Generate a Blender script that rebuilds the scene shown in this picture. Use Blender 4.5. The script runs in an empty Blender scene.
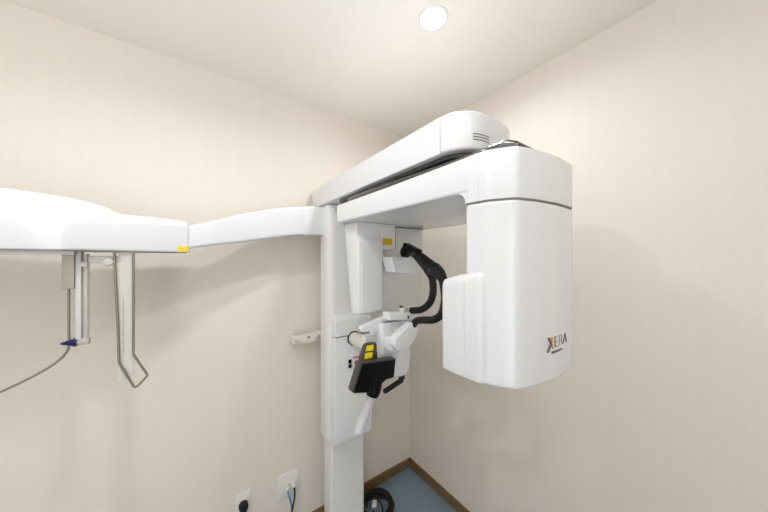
import bpy, bmesh, math, random
from mathutils import Vector, Matrix
C = bpy.context.scene.collection
PI = math.pi
V = Vector
ORG = {}

# ------------------------------------------------------------------ materials
def srgb(r, g, b):
    f = lambda c: (c/255/12.92) if c/255 <= .04045 else ((c/255+.055)/1.055)**2.4
    return (f(r), f(g), f(b), 1)
def mat(name, col, rough=.5, metal=0, coat=0, trans=0, alpha=1, noise=.0, ns=40, bump=0, bs=200, ior=1.45, spec=.5):
    m = bpy.data.materials.new(name); m.use_nodes = True
    n = m.node_tree.nodes; l = m.node_tree.links
    p = n['Principled BSDF']
    p.inputs['Base Color'].default_value = col
    p.inputs['Roughness'].default_value = rough
    p.inputs['Metallic'].default_value = metal
    p.inputs['Coat Weight'].default_value = coat
    p.inputs['Coat Roughness'].default_value = .06
    p.inputs['Transmission Weight'].default_value = trans
    p.inputs['IOR'].default_value = ior
    p.inputs['Alpha'].default_value = alpha
    p.inputs['Specular IOR Level'].default_value = spec
    tc = n.new('ShaderNodeTexCoord')
    if noise:
        t = n.new('ShaderNodeTexNoise'); t.inputs['Scale'].default_value = ns
        mx = n.new('ShaderNodeMixRGB'); mx.blend_type = 'MULTIPLY'
        rp = n.new('ShaderNodeMapRange')
        rp.inputs['To Min'].default_value = 1-noise; rp.inputs['To Max'].default_value = 1.0
        l.new(tc.outputs['Object'], t.inputs['Vector']); l.new(t.outputs['Fac'], rp.inputs['Value'])
        mx.inputs['Fac'].default_value = 1; mx.inputs['Color1'].default_value = col
        l.new(rp.outputs['Result'], mx.inputs['Color2']); l.new(mx.outputs['Color'], p.inputs['Base Color'])
    if bump:
        t = n.new('ShaderNodeTexNoise'); t.inputs['Scale'].default_value = bs
        b = n.new('ShaderNodeBump'); b.inputs['Strength'].default_value = bump; b.inputs['Distance'].default_value = .002
        l.new(tc.outputs['Object'], t.inputs['Vector']); l.new(t.outputs['Fac'], b.inputs['Height'])
        l.new(b.outputs['Normal'], p.inputs['Normal'])
    return m

def wallpaper(name, axis, col=(218, 205, 187)):
    """beige vinyl wallpaper: fine vertical threads and faint irregular vertical bands"""
    m = bpy.data.materials.new(name); m.use_nodes = True
    n = m.node_tree.nodes; l = m.node_tree.links; p = n['Principled BSDF']
    p.inputs['Roughness'].default_value = .62
    p.inputs['Specular IOR Level'].default_value = .35
    tc = n.new('ShaderNodeTexCoord'); mp = n.new('ShaderNodeMapping')
    l.new(tc.outputs['Object'], mp.inputs['Vector'])
    mp.inputs['Scale'].default_value = (1, 1, .02)
    t = n.new('ShaderNodeTexNoise'); t.inputs['Scale'].default_value = 60; t.inputs['Detail'].default_value = 3
    l.new(mp.outputs['Vector'], t.inputs['Vector'])
    mp2 = n.new('ShaderNodeMapping'); l.new(tc.outputs['Object'], mp2.inputs['Vector'])
    mp2.inputs['Scale'].default_value = (1, 1, .3)
    t2 = n.new('ShaderNodeTexNoise'); t2.inputs['Scale'].default_value = 420; t2.inputs['Detail'].default_value = 2
    l.new(mp2.outputs['Vector'], t2.inputs['Vector'])
    rp = n.new('ShaderNodeMapRange'); rp.inputs['From Min'].default_value = .3; rp.inputs['From Max'].default_value = .7
    rp.inputs['To Min'].default_value = .99; rp.inputs['To Max'].default_value = 1.005
    l.new(t.outputs['Fac'], rp.inputs['Value'])
    rp2 = n.new('ShaderNodeMapRange'); rp2.inputs['From Min'].default_value = .3; rp2.inputs['From Max'].default_value = .7
    rp2.inputs['To Min'].default_value = .985; rp2.inputs['To Max'].default_value = 1.01
    l.new(t2.outputs['Fac'], rp2.inputs['Value'])
    mu = n.new('ShaderNodeMath'); mu.operation = 'MULTIPLY'
    l.new(rp.outputs['Result'], mu.inputs[0]); l.new(rp2.outputs['Result'], mu.inputs[1])
    mx = n.new('ShaderNodeMixRGB'); mx.blend_type = 'MULTIPLY'; mx.inputs['Fac'].default_value = 1
    mx.inputs['Color1'].default_value = srgb(*col)
    l.new(mu.outputs[0], mx.inputs['Color2']); l.new(mx.outputs['Color'], p.inputs['Base Color'])
    b = n.new('ShaderNodeBump'); b.inputs['Strength'].default_value = .12; b.inputs['Distance'].default_value = .001
    l.new(t2.outputs['Fac'], b.inputs['Height']); l.new(b.outputs['Normal'], p.inputs['Normal'])
    return m

WALLC = (235, 227, 216)
M = dict(
    wall=wallpaper('wallpaper', 0, WALLC),
    ceil=mat('ceiling_paper', srgb(248, 243, 234), .8, bump=.15, bs=350, noise=.02, ns=90),
    floor=mat('blue_vinyl', srgb(132, 150, 166), .42, noise=.12, ns=70),
    base=mat('brown_baseboard', srgb(132, 106, 72), .5, noise=.2, ns=30),
    white=mat('white_enamel', srgb(231, 232, 235), .24, coat=.55, noise=.01, ns=8),
    white2=mat('white_plastic', srgb(234, 235, 236), .32, coat=.2, noise=.015, ns=20),
    ivory=mat('ivory_plastic', srgb(232, 227, 214), .4, noise=.02, ns=20),
    grey=mat('pale_grey_plastic', srgb(230, 230, 227), .35, coat=.2, noise=.01, ns=20),
    grip=mat('grip_plastic', srgb(206, 206, 211), .4, noise=.02, ns=20),
    column=mat('painted_aluminium', srgb(236, 235, 232), .4, noise=.01, ns=10),
    darkglass=mat('smoked_gloss_plastic', srgb(96, 94, 92), .2, metal=.8, coat=.3, noise=.1, ns=15),
    darkgrey=mat('dark_grey_plastic', srgb(66, 66, 66), .38, noise=.08, ns=30),
    rubber=mat('black_rubber', srgb(15, 15, 16), .5, noise=.2, ns=60, bump=.2, bs=150),
    black=mat('black_gloss', srgb(8, 8, 9), .3, noise=.1, ns=20, spec=.2),
    steel=mat('brushed_steel', srgb(158, 150, 138), .38, metal=.6, noise=.15, ns=50),
    wire=mat('steel_wire', srgb(150, 143, 132), .35, metal=.75, noise=.1, ns=50),
    acrylic=mat('frosted_acrylic', srgb(238, 235, 230), .25, trans=.35, noise=.02, ns=20),
    clear=mat('clear_acrylic', srgb(240, 240, 240), .05, trans=.92, noise=.01, ns=10),
    yellow=mat('yellow_label', srgb(250, 222, 10), .5, noise=.08, ns=90),
    yellow2=mat('ochre_label', srgb(224, 186, 20), .5, noise=.08, ns=90),
    ink=mat('grey_ink', srgb(112, 110, 108), .5, noise=.05, ns=90),
    orange=mat('orange_ink', srgb(240, 165, 60), .5, noise=.05, ns=90),
    red=mat('red_plastic', srgb(200, 22, 46), .4, noise=.05, ns=60),
    pink=mat('red_print', srgb(222, 96, 116), .5, noise=.2, ns=200),
    bluecable=mat('blue_cable', srgb(70, 140, 210), .45, noise=.08, ns=60),
    bluetip=mat('dark_blue_tip', srgb(24, 26, 96), .35, noise=.2, ns=90),
    blackcable=mat('black_cable', srgb(17, 17, 17), .5, noise=.1, ns=60),
    plate=mat('outlet_plastic', srgb(238, 234, 228), .35, noise=.01, ns=30),
    seam=mat('seam_shadow_gap', srgb(150, 147, 140), .7, noise=.05, ns=30),
)
lamp = bpy.data.materials.new('lamp_diffuser'); lamp.use_nodes = True
lp = lamp.node_tree.nodes['Principled BSDF']
lp.inputs['Base Color'].default_value = (1, 1, 1, 1)
lp.inputs['Emission Color'].default_value = (1, .97, .92, 1); lp.inputs['Emission Strength'].default_value = 8
M['lamp'] = lamp

# ------------------------------------------------------------------ mesh helpers
def build(name, bm, m, parent=None, smooth=40):
    bmesh.ops.recalc_face_normals(bm, faces=bm.faces[:])
    lo = V([min(v.co[i] for v in bm.verts) for i in range(3)]); hi = V([max(v.co[i] for v in bm.verts) for i in range(3)])
    c = (lo+hi)/2
    for v in bm.verts: v.co -= c
    for f in bm.faces: f.smooth = True
    for e in bm.edges:
        e.smooth = not (len(e.link_faces) == 2 and e.calc_face_angle(0) > math.radians(smooth))
    me = bpy.data.meshes.new(name); bm.to_mesh(me); bm.free()
    me.materials.append(m)
    o = bpy.data.objects.new(name, me); C.objects.link(o)
    ORG[o.name] = c
    if parent is not None:
        o.parent = parent; o.location = c-ORG[parent.name]
    else: o.location = c
    return o
def thing(name, label, cat, loc, group=None):
    o = bpy.data.objects.new(name, None); C.objects.link(o); o.location = loc; ORG[o.name] = V(loc)
    o.empty_display_size = .1
    return tag(o, label, cat, group)
def tag(o, label, cat, group=None):
    o['label'] = label; o['category'] = cat
    if group: o['group'] = group
    return o
def struct(name, bm, m):
    o = build(name, bm, m); o['kind'] = 'structure'; return o

def fillet(pts, radii, seg=6):
    """round the corners of a closed 2D polygon"""
    n = len(pts); out = []
    if not isinstance(radii, (list, tuple)): radii = [radii]*n
    for i in range(n):
        p = V(pts[i]).to_2d(); a = V(pts[i-1]).to_2d(); b = V(pts[(i+1) % n]).to_2d(); r = radii[i]
        if r <= 0: out.append(p); continue
        u = (a-p); w = (b-p); lu, lw = u.length, w.length; u /= lu; w /= lw
        ang = math.acos(max(-1, min(1, u.dot(w)))); d = min(r/math.tan(ang/2), lu*.49, lw*.49)
        p0 = p+u*d; p1 = p+w*d
        for k in range(seg+1):
            t = k/seg; out.append(p0*(1-t)**2+p*2*t*(1-t)+p1*t*t)
    return [(q.x, q.y) for q in out]

def prism(bm, pts, z0, z1, bev=0, seg=3, Mx=None, top_scale=None):
    """closed polygon pts in local xy extruded z0..z1; bevels the two rims"""
    b = bmesh.new()
    lo = [b.verts.new((x, y, z0)) for x, y in pts]
    if top_scale:
        cx = sum(p[0] for p in pts)/len(pts); cy = sum(p[1] for p in pts)/len(pts)
        hi = [b.verts.new((cx+(x-cx)*top_scale[0], cy+(y-cy)*top_scale[1], z1)) for x, y in pts]
    else: hi = [b.verts.new((x, y, z1)) for x, y in pts]
    n = len(pts)
    f0 = b.faces.new(lo[::-1]); f1 = b.faces.new(hi)
    for i in range(n): b.faces.new((lo[i], lo[(i+1) % n], hi[(i+1) % n], hi[i]))
    bmesh.ops.recalc_face_normals(b, faces=b.faces[:])
    if bev:
        es = list(f0.edges)+list(f1.edges)
        bmesh.ops.bevel(b, geom=es, offset=bev, segments=seg, profile=.5, affect='EDGES', clamp_overlap=True)
    if Mx is not None: bmesh.ops.transform(b, matrix=Mx, verts=b.verts[:])
    tmp = bpy.data.meshes.new('tmp'); b.to_mesh(tmp); b.free(); bm.from_mesh(tmp); bpy.data.meshes.remove(tmp)
    return bm
def box(bm, x0, x1, y0, y1, z0, z1, bev=0, r=0, Mx=None, seg=3):
    pts = [(x0, y0), (x1, y0), (x1, y1), (x0, y1)]
    if bev and not r: r = bev
    if r: pts = fillet(pts, r, 4)
    return prism(bm, pts, z0, z1, bev, seg, Mx)
# polygons drawn in the x-z plane and extruded in y
XZ = Matrix(((1, 0, 0, 0), (0, 0, 1, 0), (0, 1, 0, 0), (0, 0, 0, 1)))
def slabxz(bm, pts, y0, y1, bev=0, seg=3):
    return prism(bm, pts, y0, y1, bev, seg, XZ)
YZ = Matrix(((0, 0, 1, 0), (1, 0, 0, 0), (0, 1, 0, 0), (0, 0, 0, 1)))
def slabyz(bm, pts, x0, x1, bev=0, seg=3):
    return prism(bm, pts, x0, x1, bev, seg, YZ)
def smooth_path(pts, n=8):
    P_ = [V(p) for p in pts]; out = []
    for i in range(len(P_)-1):
        p0 = P_[max(i-1, 0)]; p1 = P_[i]; p2 = P_[i+1]; p3 = P_[min(i+2, len(P_)-1)]
        for k in range(n):
            t = k/n
            out.append(.5*((2*p1)+(-p0+p2)*t+(2*p0-5*p1+4*p2-p3)*t*t+(-p0+3*p1-3*p2+p3)*t**3))
    out.append(P_[-1]); return out
def tube(bm, pts, r, seg=14, smooth=0, cap=True):
    if smooth: 
        m = len(pts)
        rr = r
        pts2 = smooth_path(pts, smooth)
        if isinstance(r, (list, tuple)):
            rr = []
            for i in range(m-1):
                for k in range(smooth): rr.append(r[i]+(r[i+1]-r[i])*k/smooth)
            rr.append(r[-1])
        pts, r = pts2, rr
    pts = [V(p) for p in pts]
    if not isinstance(r, (list, tuple)): r = [r]*len(pts)
    rings = []; up = None
    for i, p in enumerate(pts):
        a = pts[max(i-1, 0)]; b = pts[min(i+1, len(pts)-1)]; t = (b-a).normalized()
        if up is None:
            up = V((0, 0, 1)) if abs(t.z) < .9 else V((1, 0, 0))
        up = (up-t*up.dot(t)).normalized(); sd = t.cross(up)
        rings.append([bm.verts.new(p+(up*math.cos(2*PI*k/seg)+sd*math.sin(2*PI*k/seg))*r[i]) for k in range(seg)])
    for i in range(len(rings)-1):
        for k in range(seg):
            bm.faces.new((rings[i][k], rings[i][(k+1) % seg], rings[i+1][(k+1) % seg], rings[i+1][k]))
    if cap: bm.faces.new(rings[0][::-1]); bm.faces.new(rings[-1])
    return bm
def loft(bm, rings, cap=True):
    vs = [[bm.verts.new(p) for p in r] for r in rings]; n = len(vs[0])
    for i in range(len(vs)-1):
        for k in range(n): bm.faces.new((vs[i][k], vs[i][(k+1) % n], vs[i+1][(k+1) % n], vs[i+1][k]))
    if cap: bm.faces.new(vs[0][::-1]); bm.faces.new(vs[-1])
    return bm
B = bmesh.new
def lathe(bm, centre, axis, prof, seg=24):
    """prof: list of (distance along axis, radius)"""
    a = V(axis).normalized(); c = V(centre)
    return tube(bm, [c+a*d for d, r in prof], [max(r, .0004) for d, r in prof], seg)

# ------------------------------------------------------------------ the room
RX, RY, RZ = -2.75, -2.45, 2.4
T = .08
struct('floor', box(B(), RX-T, T, RY-T, T, -.06, 0), M['floor'])
struct('ceiling', box(B(), RX-T, T, RY-T, T, RZ, RZ+.06), M['ceil'])
struct('wall_back', box(B(), RX-T, T, 0, T, 0, RZ), M['wall'])
struct('wall_right', box(B(), 0, T, RY-T, 0, 0, RZ), M['wall'])
struct('wall_left', box(B(), RX-T, RX, RY-T, 0, 0, RZ), M['wall'])
struct('wall_front', box(B(), RX, 0, RY-T, RY, 0, RZ), M['wall'])
BH, BT = .0625, .009
struct('baseboard_back', slabyz(B(), [(0, 0), (-BT, 0), (-BT, BH-.003), (-BT+.003, BH), (0, BH)], RX, -BT), M['base'])
struct('baseboard_right', slabxz(B(), [(0, 0), (-BT, 0), (-BT, BH-.003), (-BT+.003, BH), (0, BH)], RY, 0), M['base'])
# ------------------------------------------------------------------ ceiling lamp
LX, LY = -.581, -.804
t = thing('ceiling_light', 'round white recessed downlight glowing in the ceiling above the machine', 'light', (LX, LY, RZ))
build('trim_ring', lathe(B(), (LX, LY, RZ), (0, 0, -1), [(0, .0535), (.003, .0535), (.0045, .051), (.0045, .0465), (.0, .046)], 40), M['white2'], t)
build('diffuser', lathe(B(), (LX, LY, RZ), (0, 0, -1), [(0, .046), (.0055, .046), (.008, .040), (.0095, .001)], 40), M['lamp'], t)

# ------------------------------------------------------------------ the x-ray machine
R = thing('dental_xray_machine', 'large white panoramic dental x-ray machine with overhead beam, rotating arm and side skull-imaging arm', 'x-ray machine', (-.61, -.17, 0))

# floor plate and lower column
build('base_plate', box(B(), -.735, -.508, -.30, -.07, 0, .014, .004, .02), M['column'], R)
cb = B()
prism(cb, fillet([(-.712, -.105), (-.712, -.188), (-.704, -.2), (-.517, -.2), (-.508, -.19), (-.508, -.105)], [.006, .01, .01, .01, .01, .006], 4), .012, .66)
col = build('column', cb, M['column'], R)
for x0, x1 in ((-.7015, -.699), (-.5265, -.524)):
    build('groove', box(B(), x0, x1, -.2015, -.1995, .014, .6), M['ivory'], col)
# upper sleeve
sl = B()
prism(sl, fillet([(-.738, -.10), (-.738, -.225), (-.49, -.225), (-.49, -.10)], [.03, .04, .04, .03], 8), .572, 1.80, .012)
build('column_sleeve', sl, M['column'], R)
# carriage cover in front of the sleeve
cv = B()
slp = fillet([(-.205, 1.118), (-.268, 1.118), (-.272, .70), (-.268, .575), (-.205, .56)], [0, .008, .02, .02, 0], 4)
slabyz(cv, slp, -.722, -.503, .012)
cover = build('column_cover', cv, M['white2'], R)
cu = B()
slabyz(cu, fillet([(-.20, 1.122), (-.272, 1.122), (-.268, 1.205), (-.20, 1.245)], [0, .008, .012, 0], 4), -.722, -.503, .012)
build('upper_cover', cu, M['white2'], R)
# recessed switch panel
build('switch_plate', box(B(), -.662, -.568, -.2745, -.27, .945, 1.03, .002, .01), M['white2'], cover)
for z in (.989, .965):
    build('switch', box(B(), -.651, -.634, -.279, -.272, z-.0085, z+.0105, .002), M['black'], cover)
build('warning_text', box(B(), -.624, -.582, -.2752, -.2744, 1.0, 1.008), M['pink'], cover)
build('emergency_button', lathe(B(), (-.606, -.272, .978), (0, -1, 0), [(0, .008), (.01, .008), (.011, .013), (.02, .013), (.023, .008)], 18), M['red'], cover)

# wall bracket left of the column
wb = B()
box(wb, -.862, -.70, -.075, -.045, 1.083, 1.101, .004)
slabxz(wb, fillet([(-.862, 1.101), (-.70, 1.101), (-.70, 1.085), (-.735, 1.083), (-.757, 1.058), (-.79, 1.056), (-.83, 1.068), (-.862, 1.086)], .006, 3), -.082, -.068, .003)
box(wb, -.872, -.846, -.07, 0, 1.058, 1.096, .003)
box(wb, -.742, -.722, -.07, 0, 1.056, 1.096, .003)
box(wb, -.745, -.700, -.115, -.06, 1.10, 1.112, .003)
bmesh.ops.translate(wb, verts=wb.verts[:], vec=(0, 0, .006))
br = build('wall_bracket', wb, M['ivory'], R)
build('screw', lathe(B(), (-.79, -.0815, 1.094), (0, -1, 0), [(0, .007), (.003, .006), (.0035, .002)], 14), M['steel'], br)

# overhead beam
XL, XR = -.75, -.465
bb = B()
prism(bb, fillet([(XL, -.02), (XL, -.994), (XR, -.9945), (XR, -.02)], [.012, 0, 0, .012], 4), 1.801, 1.904, .005, 3)
beam = build('overhead_beam', bb, M['white'], R)
CAP = [(XL, -.996)]+[(-.66-.09*math.cos(PI/2*k/12), -1.0-.078*math.sin(PI/2*k/12)) for k in range(13)]
CAP += [(-.60+.135*math.sin(PI/2*k/12), -.997-.081*math.cos(PI/2*k/12)) for k in range(13)]+[(XR, -.996)]
ec = B(); prism(ec, CAP, 1.801, 1.904, 0)
bmesh.ops.bevel(ec, geom=[e for e in ec.edges if abs(e.verts[0].co.z-e.verts[1].co.z) < 1e-5 and not all(v.co.y > -.997 for v in e.verts)], offset=.009, segments=4, profile=.5, affect='EDGES')
endcap = build('beam_end_cap', ec, M['white'], R)
for k in range(3):
    z = 1.840-k*.0075
    cur = [(-.66-.09*math.cos(a*PI/180), -1.0-.078*math.sin(a*PI/180)) for a in (60, 66, 72, 78, 84, 90)]+[(-.65, -1.078)]
    inn = [(x+.004, y+.006) for x, y in cur]
    out = [(x-.0004, y-.0007) for x, y in cur]
    build('vent_slot', prism(B(), out+inn[::-1], z, z+.0024), M['ink'], endcap)
pl = B()
prism(pl, fillet([(XL+.02, -.30), (XL+.02, -1.0), (XL+.05, -1.055), (XR-.05, -1.05), (XR-.02, -.99), (XR-.02, -.30)], [.05, .04, .05, .05, .04, .05], 6), 1.788, 1.802, .004)
build('beam_underplate', pl, M['darkgrey'], R)
build('pivot', lathe(B(), (-.60, -.78, 1.745), (0, 0, 1), [(0, .10), (.03, .10), (.036, .085), (.05, .085)], 40), M['rubber'], R)

# rotating arm (thin horizontal, seen from below) running out to the tube head
ap = [(-.803, -.455), (-.793, -.80), (-.7855, -1.104), (-.783, -1.14), (-.50, -1.14), (-.482, -1.10), (-.37, -.93), (-.310, -.72), (-.314, -.47), (-.35, -.445), (-.77, -.43)]
ra = [.02, .3, .0, .0, .0, .03, .1, .1, .05, .03, .03]
AP = fillet(ap, ra, 6)
am = B(); prism(am, AP, 1.668, 1.7437, .006, 4)
for v in am.verts:
    if v.co.z > 1.70: v.co.z += .006*max(0, min(1, (-.70-v.co.y)/.40))
arm = build('rotating_arm', am, M['white'], R)
# fillet block where the arm drops to the head
hp = [(-.786, -1.104), (-.7805, -1.165), (-.752, -1.211), (-.70, -1.225), (-.62, -1.234), (-.53, -1.231), (-.473, -1.207), (-.468, -1.104)]
hr = [.012, .04, .03, .2, .2, .05, .03, .012]
HP = fillet(hp, hr, 6)
hc = B(); prism(hc, HP, 1.642, 1.7505, 0)
bmesh.ops.bevel(hc, geom=[e for e in hc.edges if all(v.co.z > 1.7504 for v in e.verts) and any(len(f.verts) == 4 for f in e.link_faces)], offset=.006, segments=4, profile=.5, affect='EDGES')
slabyz(hc, [(-1.1045, 1.642), (-1.1035, 1.652), (-1.098, 1.661), (-1.088, 1.667), (-1.070, 1.670), (-1.065, 1.69), (-1.14, 1.69), (-1.14, 1.642)], -.7835, -.474)
build('arm_shoulder', hc, M['white'], arm)
tc_ = B()
tp = [(-.782, -.50), (-.768, -.85), (-.752, -1.13), (-.725, -1.185), (-.62, -1.208), (-.54, -1.195), (-.51, -1.12), (-.42, -.93), (-.37, -.72), (-.40, -.50)]
prism(tc_, fillet(tp, [.03, .2, .06, .06, .1, .05, .05, .1, .1, .05], 6), 1.735, 1.771, .012, 4)
slabyz(tc_, fillet([(-.96, 1.758), (-1.00, 1.768), (-1.12, 1.777), (-1.18, 1.777), (-1.207, 1.764), (-1.207, 1.745), (-.96, 1.745)], [0, .03, .05, .03, .02, 0, 0], 6), -.742, -.545, .010, 4)
build('top_cover', tc_, M['darkglass'], arm)

# tube head
th = B(); prism(th, HP, 1.238, 1.6395, .018, 5, top_scale=(1.0, 1.0))
head = build('tube_head', th, M['white'], R)
build('panel_seam', prism(B(), [(x*.985-.0095, y*.985-.0174) for x, y in HP], 1.6388, 1.6428), M['seam'], head)
co = B()
cp = fillet([(-.794, -1.035), (-.797, -1.09), (-.794, -1.15), (-.77, -1.165), (-.53, -1.165), (-.50, -1.15), (-.50, -1.028)], [.02, .02, .015, .01, .01, .02, .02], 6)
rings = []
def zr(x, y):  # the top slopes up towards the head
    return 1.462+max(0, min(1, (-1.03-y)/.09))*.022
n_ = len(cp); cx_ = -.65; cy_ = -1.1
lay = [(1.240, .955), (1.2425, .985), (1.250, 1.0)]
for z, s in lay: rings.append([(cx_+(x-cx_)*s, cy_+(y-cy_)*s, z) for x, y in cp])
for dz, s in ((-.022, 1.0), (-.010, .99), (-.003, .965), (0, .92)):
    rings.append([(cx_+(x-cx_)*s, cy_+(y-cy_)*s, zr(x, y)+dz) for x, y in cp])
loft(co, rings)
build('collimator_housing', co, M['white'], head)
build('housing_seam', box(B(), -.7972, -.79, -1.1115, -1.1108, 1.262, 1.462), M['grey'], head)
# lettering on the face of the head: X in grey and orange, then E R A, bar below
def stroke(bm, pts, w):
    for (x0, z0), (x1, z1) in zip(pts, pts[1:]):
        d = V((x1-x0, z1-z0)); n = V((-d.y, d.x)).normalized()*w/2
        q = [(x0+n.x, z0+n.y), (x1+n.x, z1+n.y), (x1-n.x, z1-n.y), (x0-n.x, z0-n.y)]
        slabxz(bm, q, LYY-.0006, LYY+.004)
LYY = -1.2338
zb, zt = 1.315, 1.337
SW = .0012
g1 = B()
stroke(g1, [(-0.6600, 1.339), (-0.6490, 1.322)], .0018)
stroke(g1, [(-0.6650, 1.307), (-0.6530, 1.322)], .0011)
stroke(g1, [(-0.6330, zb), (-0.6330, zt), (-0.6190, zt)], SW); stroke(g1, [(-0.6330, 1.326), (-0.6220, 1.326)], SW); stroke(g1, [(-0.6330, zb), (-0.6190, zb)], SW)
stroke(g1, [(-0.6120, zb), (-0.6120, zt), (-0.6010, zt), (-0.5970, 1.332), (-0.6010, 1.326), (-0.6120, 1.326)], SW); stroke(g1, [(-0.6030, 1.326), (-0.5960, zb)], SW)
stroke(g1, [(-0.5910, zb), (-0.5810, zt+.001), (-0.5720, zb)], SW); stroke(g1, [(-0.5880, 1.321), (-0.5750, 1.321)], SW)
build('logo', g1, M['ink'], head)
g2 = B(); stroke(g2, [(-0.6450, 1.338), (-0.6490, 1.324), (-0.6410, 1.313)], .0042)
build('logo_stroke', g2, M['orange'], head)
g3 = B(); stroke(g3, [(-0.6450, 1.3035), (-0.5970, 1.3035)], .0045)
build('logo_bar', g3, M['ink'], head)

# sensor body hanging from the rear of the arm
sb = B(); prism(sb, fillet([(-.70, -.395), (-.70, -.49), (-.331, -.49), (-.331, -.395)], [.03, .01, .015, .03], 5), 1.268, 1.669, .006)
sensor = build('sensor_housing', sb, M['grey'], R)
s2 = B()
slabyz(s2, fillet([(-.445, 1.668), (-.51, 1.287), (-.57, 1.292), (-.574, 1.585), (-.556, 1.61), (-.556, 1.668)], [.01, .02, .012, .02, .02, .006], 6), -.762, -.645, .007)
build('sensor_box', s2, M['white2'], sensor)
s3 = B(); slabxz(s3, fillet([(-.655, 1.667), (-.562, 1.667), (-.562, 1.556), (-.655, 1.556)], [.0, .003, .003, .0], 4), -.5545, -.47, .003)
build('sensor_shoulder', s3, M['grey'], sensor)
s4 = B(); slabxz(s4, fillet([(-.748, 1.562), (-.662, 1.562), (-.662, 1.305), (-.748, 1.305)], .014, 5), -.5745, -.565, .002)
build('sensor_window', s4, M['grey'], sensor)
build('warning_label', slabxz(B(), [(-.633, 1.606), (-.581, 1.606), (-.581, 1.576), (-.633, 1.576)], -.5556, -.554), M['yellow2'], sensor)

build('panel_gap', box(B(), -.5615, -.558, -.551, -.549, 1.560, 1.664), M['darkgrey'], sensor)
build('panel_gap_top', box(B(), -.75, -.335, -.4895, -.42, 1.6655, 1.6685), M['darkgrey'], sensor)
# forehead light box on the sensor body
fb = B()
slabxz(fb, fillet([(-.655, 1.523), (-.540, 1.524), (-.470, 1.497), (-.474, 1.462), (-.505, 1.446), (-.635, 1.460)], [.006, .02, .02, .02, .02, .008], 5), -.645, -.58, .006)
box(fb, -.60, -.54, -.59, -.48, 1.475, 1.505, .004)
fr = build('forehead_light_box', fb, M['white'], R)
build('knob', lathe(B(), (-.515, -.625, 1.455), (0, 0, -1), [(0, .018), (.010, .018), (.016, .010), (.017, .001)], 20), M['grey'], fr)

# black temple supports
p1 = B(); tube(p1, [(-.555, -.655, 1.300), (-.555, -.675, 1.303), (-.555, -.712, 1.312), (-.555, -.747, 1.333), (-.555, -.768, 1.357), (-.555, -.779, 1.397), (-.555, -.772, 1.442), (-.555, -.748, 1.480)], .0138, 16, 6)
build('temple_support', p1, M['rubber'], R)
p2 = B(); tube(p2, [(-.59, -.706, 1.255), (-.59, -.722, 1.272), (-.59, -.757, 1.283), (-.59, -.815, 1.295), (-.59, -.852, 1.322), (-.59, -.868, 1.372), (-.59, -.864, 1.414), (-.59, -.852, 1.452), (-.59, -.826, 1.485)], .0138, 16, 6)
build('temple_support', p2, M['rubber'], R)
p3 = B()
tube(p3, [(-.575, -.655, 1.545), (-.575, -.70, 1.535), (-.575, -.745, 1.508), (-.575, -.785, 1.482), (-.58, -.815, 1.475), (-.585, -.838, 1.462), (-.59, -.862, 1.440)], [.014, .018, .024, .028, .025, .022, .015], 16, 6)
tube(p3, [(-.56, -.735, 1.50), (-.555, -.752, 1.468), (-.555, -.772, 1.445)], [.018, .016, .0125], 14, 4)
hc_ = build('headrest_clamp', p3, M['rubber'], R)
p4 = B()
lathe(p4, (-.578, -.625, 1.546), (.25, -.9, -.1), [(0, .012), (.002, .022), (.012, .024), (.026, .022), (.03, .016)], 26)
box(p4, -.595, -.565, -.045, .045, -.010, .012, .004, 0, Matrix.Translation((0.0, -.685, 1.555)) @ Matrix.Rotation(.38, 4, 'X'))
build('temple_pad', p4, M['black'], hc_)
build('rivet', lathe(B(), (-.606, -.715, 1.532), (-1, 0, 0), [(-.03, .008), (.0, .008), (.002, .004)], 14), M['darkgrey'], hc_)
build('rivet', lathe(B(), (-.606, -.81, 1.474), (-1, 0, 0), [(-.03, .008), (.0, .008), (.002, .004)], 14), M['darkgrey'], hc_)

# chin rest carrier: tube from the cover, white body, bar, arms
tu = B(); lathe(tu, (-.618, -.262, 1.105), (0, -1, 0), [(0, .032), (.24, .032), (.30, .034), (.31, .03)], 30)
build('support_tube', tu, M['ivory'], R)
build('tube_ring', lathe(B(), (-.618, -.268, 1.105), (0, -1, 0), [(0, .036), (.008, .036), (.0085, .03)], 30), M['black'], R)
cr = B()
box(cr, -.700, -.578, -.645, -.55, 1.135, 1.262, .007, .012)
slabxz(cr, fillet([(-.69, 1.262), (-.69, 1.245), (-.575, 1.225), (-.575, 1.262)], .004, 3), -.64, -.56, .003)
chin = build('chin_rest_body', cr, M['white'], R)
lo_ = B(); slabxz(lo_, fillet([(-.645, 1.175), (-.560, 1.19), (-.535, 1.121), (-.543, 1.046), (-.575, 1.020), (-.637, 1.028), (-.655, 1.06)], [.01, .02, .03, .035, .03, .03, .03], 6), -.63, -.57, .012)
build('lower_housing', lo_, M['white'], chin)
for zz, x0, x1 in ((1.212, -.655, -.615), (1.190, -.65, -.615), (1.162, -.690, -.60)):
    build('body_line', slabxz(B(), [(x0, zz), (x1, zz-.001), (x1, zz-.0026), (x0, zz-.0016)], -.6458, -.644), M['seam'], chin)
fg = B(); slabxz(fg, fillet([(-.778, 1.236), (-.776, 1.256), (-.700, 1.274), (-.640, 1.288), (-.620, 1.240), (-.690, 1.228), (-.718, 1.226), (-.730, 1.234)], [.010, .010, .02, .01, .01, .02, .01, .01], 5), -.625, -.595, .008)
build('hook_arm', fg, M['white'], chin)
sb2 = B(); box(sb2, -.742, -.695, -.60, -.56, 1.155, 1.205, .004)
build('side_block', sb2, M['white2'], chin)
bar = B()
slabxz(bar, [(-.672, 1.304), (-.534, 1.290), (-.534, 1.258), (-.672, 1.274)], -.66, -.61, .003)
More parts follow.
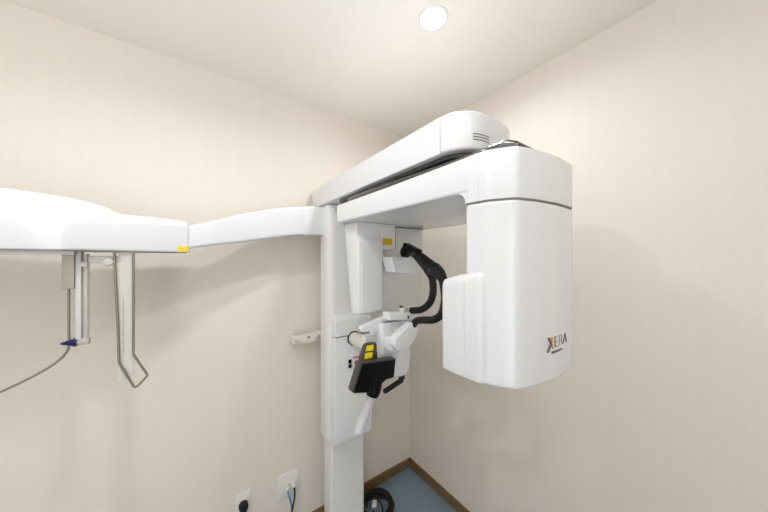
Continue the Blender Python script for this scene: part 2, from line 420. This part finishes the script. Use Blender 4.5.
box(bar, -.60, -.585, -.655, -.63, 1.228, 1.262, .002); box(bar, -.560, -.546, -.655, -.63, 1.225, 1.26, .002); box(bar, -.64, -.585, -.66, -.61, 1.222, 1.236, .002)
build('bite_bar', bar, M['white2'], chin)
build('bar_slot', box(B(), -.582, -.574, -.6615, -.659, 1.270, 1.282), M['darkgrey'], chin)
cu_ = B()
slabxz(cu_, [(-.598, 1.322), (-.534, 1.314), (-.534, 1.306), (-.598, 1.314)], -.65, -.625, .002)
slabxz(cu_, [(-.598, 1.322), (-.586, 1.321), (-.586, 1.29), (-.598, 1.291)], -.65, -.625, .002)
slabxz(cu_, [(-.584, 1.304), (-.534, 1.298), (-.534, 1.285), (-.584, 1.291)], -.645, -.625, .002)
build('bar_bracket', cu_, M['ivory'], chin)
dg = B(); slabxz(dg, fillet([(-.602, 1.268), (-.563, 1.246), (-.588, 1.197), (-.629, 1.163), (-.668, 1.162), (-.695, 1.189), (-.688, 1.218), (-.649, 1.242)], [.008, .008, .03, .02, .03, .03, .02, .02], 5), -.715, -.675, .009)
di = build('diagonal_arm', dg, M['white'], chin)
build('screw_cap', lathe(B(), (-.660, -.714, 1.192), (0, -1, 0), [(0, .012), (.003, .011), (.0035, .006), (.001, .005)], 20), M['ivory'], di)
jn = B(); box(jn, -.69, -.62, -.69, -.60, 1.16, 1.21, .01)
build('arm_joint', jn, M['white'], chin)
lv = B(); tube(lv, [(-.571, -.60, 1.035), (-.572, -.61, 1.008), (-.580, -.615, .999), (-.665, -.62, .981), (-.672, -.62, .980)], [.014, .014, .011, .0105, .009], 14)
build('lock_lever', lv, M['rubber'], chin)

# tilted black control panel with yellow labels, grip below
pn = B()
slabxz(pn, fillet([(-.820, 1.150), (-.664, 1.134), (-.674, 1.062), (-.712, 1.062), (-.735, 1.050), (-.748, 1.026), (-.857, 1.052)], [.008, .008, .008, .02, .012, .008, .012], 4), -.69, -.655, .004)
slabxz(pn, fillet([(-.806, 1.139), (-.780, 1.201), (-.735, 1.199), (-.730, 1.134)], [.01, .02, .006, .0], 4), -.662, -.636, .004)
panel = build('control_panel', pn, M['darkgrey'], R)
sc = B(); slabxz(sc, fillet([(-.816, 1.145), (-.669, 1.130), (-.678, 1.066), (-.714, 1.066), (-.739, 1.052), (-.752, 1.032), (-.851, 1.055)], [.006, .006, .006, .02, .012, .006, .01], 4), -.694, -.689, .002)
build('screen', sc, M['black'], panel)
build('warning_label', slabxz(B(), [(-.779, 1.196), (-.750, 1.195), (-.752, 1.174), (-.785, 1.176)], -.6635, -.6615), M['yellow'], panel)
build('warning_label', slabxz(B(), [(-.786, 1.170), (-.754, 1.168), (-.757, 1.147), (-.791, 1.149)], -.6635, -.6615), M['yellow'], panel)
cl = B(); tube(cl, [(-.750, -.668, 1.058), (-.755, -.672, 1.035), (-.762, -.670, 1.012)], [.03, .028, .023], 18, 3)
build('grip_clamp', cl, M['black'], panel)
gp = B(); tube(gp, [(-.752, -.66, 1.035), (-.762, -.66, 1.0), (-.788, -.66, .945), (-.812, -.66, .893), (-.815, -.66, .886)], [.0175, .0175, .0175, .019, .015], 20, 3)
build('hand_grip', gp, M['grip'], R)
lg = B(); slabxz(lg, fillet([(-.733, 1.05), (-.70, 1.05), (-.715, .985), (-.745, .975), (-.752, .985), (-.735, 1.0)], .006, 3), -.58, -.56, .003)
build('release_tab', lg, M['ivory'], R)

# curved side arm to the skull-imaging unit
def section(x, y, z0, z1, dy):
    pts = fillet([(y-dy, z0), (y+dy, z0), (y+dy, z1), (y-dy, z1)], .012, 4)
    return [(x, a, b) for a, b in pts]
ks = [(-1.325, -.19, 1.552, 1.640), (-1.23, -.18, 1.571, 1.673), (-1.129, -.157, 1.588, 1.712), (-1.003, -.142, 1.613, 1.750), (-.92, -.136, 1.628, 1.768), (-.846, -.133, 1.636, 1.781)]
sa = B()
xs = smooth_path([(k[0], k[1], k[2]) for k in ks], 6); ys = smooth_path([(k[0], k[1], k[3]) for k in ks], 6)
loft(sa, [section(a.x, a.y, a.z, b.z, .036) for a, b in zip(xs, ys)])
build('side_arm', sa, M['white'], R)
sa2 = B(); loft(sa2, [section(-.845, -.133, 1.636, 1.781, .036), section(-.79, -.133, 1.64, 1.789, .036), section(-.73, -.133, 1.64, 1.791, .036)])
build('side_arm_joint', sa2, M['white2'], R)

# skull-imaging unit on the end of the side arm
ch = B()
plan = fillet([(-1.308, -.15), (-1.312, -.232), (-1.605, -.352), (-1.95, -.332), (-2.16, -.26), (-2.16, -.15), (-1.95, -.13), (-1.50, -.15)], [.02, .02, .05, .1, .05, .05, .1, .1], 8)
def ceph_ring(z, s):
    cx, cy = -1.70, -.23
    o = []
    for x, y in plan:
        o.append((cx+(x-cx)*(1-(1-s)*.35), cy+(y-cy)*s, z))
    return o
def ztop(x): return 1.658-.018*max(0, min(1, (-1.31-x)/.3))
rg = [ceph_ring(1.540, .96), ceph_ring(1.542, .988), ceph_ring(1.547, 1.0)]
for dz, s in ((-.022, 1.0), (-.012, .992), (-.004, .96), (.003, .90), (.013, .75), (.022, .5), (.026, .2)):
    rg.append([(x, y, ztop(x)+(dz if dz < 0 else dz*(.25+.95*max(0, min(1, (-1.33-x)/.25))))) for x, y, z in ceph_ring(0, s)])
loft(ch, rg)
ceph = build('skull_imaging_unit', ch, M['white'], R)
dm = B()
pr = []
for a, z in ((1.0, 1.640), (.97, 1.652), (.90, 1.670), (.80, 1.687), (.66, 1.702), (.48, 1.712), (.25, 1.718), (.05, 1.720)):
    pr.append([(-1.80+.33*a*math.cos(2*PI*k/48), -.235+.095*a*math.sin(2*PI*k/48), z) for k in range(48)])
loft(dm, pr)
build('upper_hood', dm, M['white'], ceph)
build('underside_plate', prism(B(), [(-1.70+(x+1.70)*.97, -.235+(y+.235)*.93) for x, y in plan], 1.5375, 1.542), M['steel'], ceph)
build('rail', box(B(), -2.0, -1.592, -.31, -.27, 1.527, 1.539, .002), M['grey'], ceph)
for x0, x1 in ((-1.347, -1.332), (-1.328, -1.318)):
    nx = B()
    q0 = -.232-(-1.312-x0)*.409; q1 = -.232-(-1.312-x1)*.409
    prism(nx, [(x0, q0-.002), (x1, q1-.002), (x1, q1+.004), (x0, q0+.004)], 1.541, 1.563)
    build('warning_label', nx, M['yellow'], ceph)
# hanging parts
st = B(); box(st, -1.619, -1.594, -.30, -.26, 1.424, 1.535, .001); build('steel_block', st, M['steel'], ceph)
build('wire_rod', tube(B(), smooth_path([(-1.610, -.28, 1.43), (-1.610, -.28, 1.30), (-1.610, -.28, 1.250), (-1.618, -.28, 1.225), (-1.640, -.28, 1.200), (-1.685, -.28, 1.170), (-1.74, -.28, 1.143), (-1.80, -.28, 1.116), (-1.93, -.28, 1.062), (-1.97, -.28, 1.08), (-1.98, -.28, 1.14), (-1.98, -.28, 1.53)], 6), .0033, 10), M['wire'], ceph)
e1 = B(); box(e1, -1.594, -1.581, -.295, -.265, 1.268, 1.540, .002)
box(e1, -1.581, -1.572, -.283, -.277, 1.268, 1.53, .001); box(e1, -1.572, -1.569, -.295, -.265, 1.268, 1.53, .001)
build('ear_rod_plate', e1, M['acrylic'], ceph)
build('ear_plug', lathe(B(), (-1.594, -.28, 1.258), (-1, 0, 0), [(0, .014), (.004, .014), (.008, .011), (.03, .004), (.033, .002)], 18), M['bluetip'], ceph)
build('plug_socket', lathe(B(), (-1.566, -.28, 1.258), (-1, 0, 0), [(0, .010), (.012, .011), (.028, .011)], 18), M['clear'], ceph)
hz = B(); box(hz, -1.572, -1.495, -.286, -.274, 1.502, 1.524, .002)
lathe(hz, (-1.577, -.288, 1.498), (0, -1, 0), [(0, .009), (.006, .009), (.007, .004)], 18)
build('cross_bar', hz, M['acrylic'], ceph)
build('knob', lathe(B(), (-1.521, -.284, 1.505), (0, -1, 0), [(-.012, .007), (.004, .011), (.012, .013), (.02, .011), (.022, .004)], 18), M['acrylic'], ceph)
e2 = B(); slabxz(e2, [(-1.500, 1.54), (-1.464, 1.54), (-1.464, 1.125), (-1.503, 1.107)], -.285, -.280)
build('nose_plate', e2, M['acrylic'], ceph)
build('plate_slot', box(B(), -1.4885, -1.4872, -.2858, -.2852, 1.20, 1.385), M['seam'], ceph)
wl = [(-1.508, -.292, 1.535), (-1.507, -.292, 1.49), (-1.500, -.292, 1.30), (-1.498, -.292, 1.185), (-1.496, -.292, 1.172), (-1.462, -.292, 1.090), (-1.458, -.292, 1.086), (-1.453, -.292, 1.088), (-1.430, -.292, 1.114), (-1.428, -.292, 1.120), (-1.431, -.292, 1.128), (-1.460, -.292, 1.190), (-1.463, -.292, 1.20), (-1.463, -.292, 1.30), (-1.463, -.292, 1.45), (-1.463, -.292, 1.535)]
build('wire_loop', tube(B(), wl, .0037, 10), M['wire'], ceph)

# ------------------------------------------------------------------ outlets and cables on the back wall
def outlet(name, label, x0, x1, z0, z1):
    o = thing(name, label, 'outlet', ((x0+x1)/2, 0, (z0+z1)/2))
    build('cover_plate', slabxz(B(), fillet([(x0, z0), (x1, z0), (x1, z1), (x0, z1)], .004, 4), -.0075, 0, .003), M['plate'], o)
    return o
o1 = outlet('wall_outlet', 'white single wall outlet with a black plug in it, low on the back wall', -1.132, -1.062, .232, .352)
build('socket_insert', slabxz(B(), fillet([(-1.113, .256), (-1.081, .256), (-1.081, .328), (-1.113, .328)], .003, 3), -.0095, -.006, .001), M['plate'], o1)
o2 = outlet('data_outlet', 'wide white wall plate with two cable jacks, between the single outlet and the column', -.931, -.816, .228, .352)
for x in (-.8865, -.8545):
    build('jack', slabxz(B(), fillet([(x-.011, .262), (x+.011, .262), (x+.011, .296), (x-.011, .296)], .002, 3), -.0095, -.006, .001), M['plate'], o2)
pg = B()
lathe(pg, (-1.097, -.0097, .296), (0, -1, 0), [(0, .021), (.012, .022), (.026, .019), (.030, .012)], 22)
tube(pg, [(-1.097, -.028, .29), (-1.097, -.036, .27), (-1.097, -.036, .25)], [.013, .011, .008], 14, 4)
plg = build('power_plug', pg, M['rubber'])
tag(plg, 'round black power plug with its cord, stuck in the single white wall outlet', 'plug')
cd = B(); tube(cd, [(-1.097, -.036, .255), (-1.097, -.035, .20), (-1.09, -.03, .10), (-1.07, -.04, .02), (-.98, -.06, .006), (-.9, -.06, .006)], .0045, 10, 6)
build('cord', cd, M['blackcable'], plg)
def cable(name, label, x, path, m):
    o = thing(name, label, 'cable', (x, -.01, .28))
    c = B(); box(c, x-.009, x+.009, -.034, -.0097, .268, .290, .003)
    build('connector', c, M['ivory'], o)
    c = B(); tube(c, path, .0045, 10, 6); build('cord', c, m, o)
cable('network_cable', 'blue network cable hanging from the left jack of the wide wall plate', -.8865,
      [(-.8865, -.031, .277), (-.886, -.044, .268), (-.878, -.046, .235), (-.869, -.042, .19), (-.869, -.04, .12), (-.874, -.04, .03), (-.85, -.05, .006), (-.76, -.06, .005)], M['bluecable'])
cable('network_cable', 'black network cable hanging from the right jack of the wide wall plate', -.8545,
      [(-.8545, -.031, .277), (-.854, -.044, .268), (-.855, -.047, .235), (-.864, -.052, .20), (-.874, -.055, .15), (-.868, -.055, .05), (-.84, -.07, .006), (-.78, -.08, .005)], M['blackcable'])

# coil of black cable on the floor behind the column
coil = thing('cable_coil', 'coil of thick black cable lying on the blue floor right of the column', 'cable', (-.397, -.155, 0))
cc = B(); pts = []
turns = 7
for k in range(turns*28+1):
    a = 2*PI*k/28; tn = k/28
    r = .090+.010*math.sin(tn*2.4)+.006*math.sin(a*3+tn)
    pts.append((-.397+r*math.cos(a)*1.0, -.155+r*math.sin(a)*1.0, .008+.0075*tn*.75+.004*math.sin(a*2+tn*1.7)+.004))
tube(cc, pts, .0072, 10)
build('cord', cc, M['blackcable'], coil)
cn = B(); box(cn, -.022, .022, -.014, .014, -.009, .009, .003, 0, Matrix.Translation((-.40, -.135, .022)) @ Matrix.Rotation(.9, 4, 'Z'))
box(cn, .018, .034, -.010, .010, -.006, .006, .002, 0, Matrix.Translation((-.40, -.135, .022)) @ Matrix.Rotation(.9, 4, 'Z'))
build('connector', cn, M['ivory'], coil)
cx2 = B(); tube(cx2, [(-.425, -.16, .012), (-.44, -.19, .01), (-.40, -.215, .02), (-.37, -.17, .03), (-.375, -.12, .035), (-.42, -.10, .035), (-.45, -.13, .03)], .0045, 10, 6)
build('thin_lead', cx2, M['blackcable'], coil)

# ------------------------------------------------------------------ lights
def downlight(name, x, y, power, size=.085, spread=150, col=(.95, .98, 1.02), z=RZ-.013):  # disk lamp near the ceiling, also used for added fill
    l = bpy.data.lights.new(name, 'AREA'); l.shape = 'DISK'; l.size = size; l.energy = power
    l.color = col; l.spread = math.radians(spread)
    o = bpy.data.objects.new(name, l); C.objects.link(o); o.location = (x, y, z)
    return o
downlight('downlight_and_fill', LX, LY, 5.0, spread=165)
downlight('downlight_and_fill', -1.40, -.82, 4.2, spread=160)
downlight('downlight_and_fill', -2.22, -.82, 1.6, spread=150)  # added lamp out of view, raises overall brightness
downlight('downlight_and_fill', -.95, -2.1, 2.4, spread=160)  # unseen lamp added to brighten the front face of the tube head
def soft(name, loc, rot, sx, sy, power, col):
    dl = bpy.data.lights.new(name, 'AREA'); dl.shape = 'RECTANGLE'; dl.size = sx; dl.size_y = sy; dl.energy = power; dl.color = col
    do = bpy.data.objects.new(name, dl); C.objects.link(do); do.location = loc; do.rotation_euler = rot
# added unseen fill: panel at the front wall, another aimed up at the ceiling
soft('added_front_fill', (-2.1, RY+.01, .99), (PI/2, 0, 0), .85, 1.95, 11, (.94, .975, 1.02))
soft('added_upward_fill', (-1.75, -1.55, 1.62), (PI, 0, 0), .3, .3, 12, (.94, .975, 1.02))

w = bpy.data.worlds.new('world'); bpy.context.scene.world = w; w.use_nodes = True
w.node_tree.nodes['Background'].inputs[0].default_value = (1, .97, .93, 1)
w.node_tree.nodes['Background'].inputs[1].default_value = .3

# ------------------------------------------------------------------ camera
cam = bpy.data.cameras.new('camera'); co_ = bpy.data.objects.new('camera', cam); C.objects.link(co_)
cam.sensor_width = 36; cam.lens = 269.6/768*36; cam.clip_start = .02
cam.shift_y = (260-256)/768
co_.location = (-1.3009, -1.5073, 1.511)
co_.rotation_euler = (PI/2, 0, math.radians(54.68-90))
sc_ = bpy.context.scene; sc_.camera = co_
vs = sc_.view_settings; vs.view_transform = 'Standard'; vs.look = 'None'; vs.gamma = 1; vs.use_curve_mapping = False
vs.exposure = 0.05
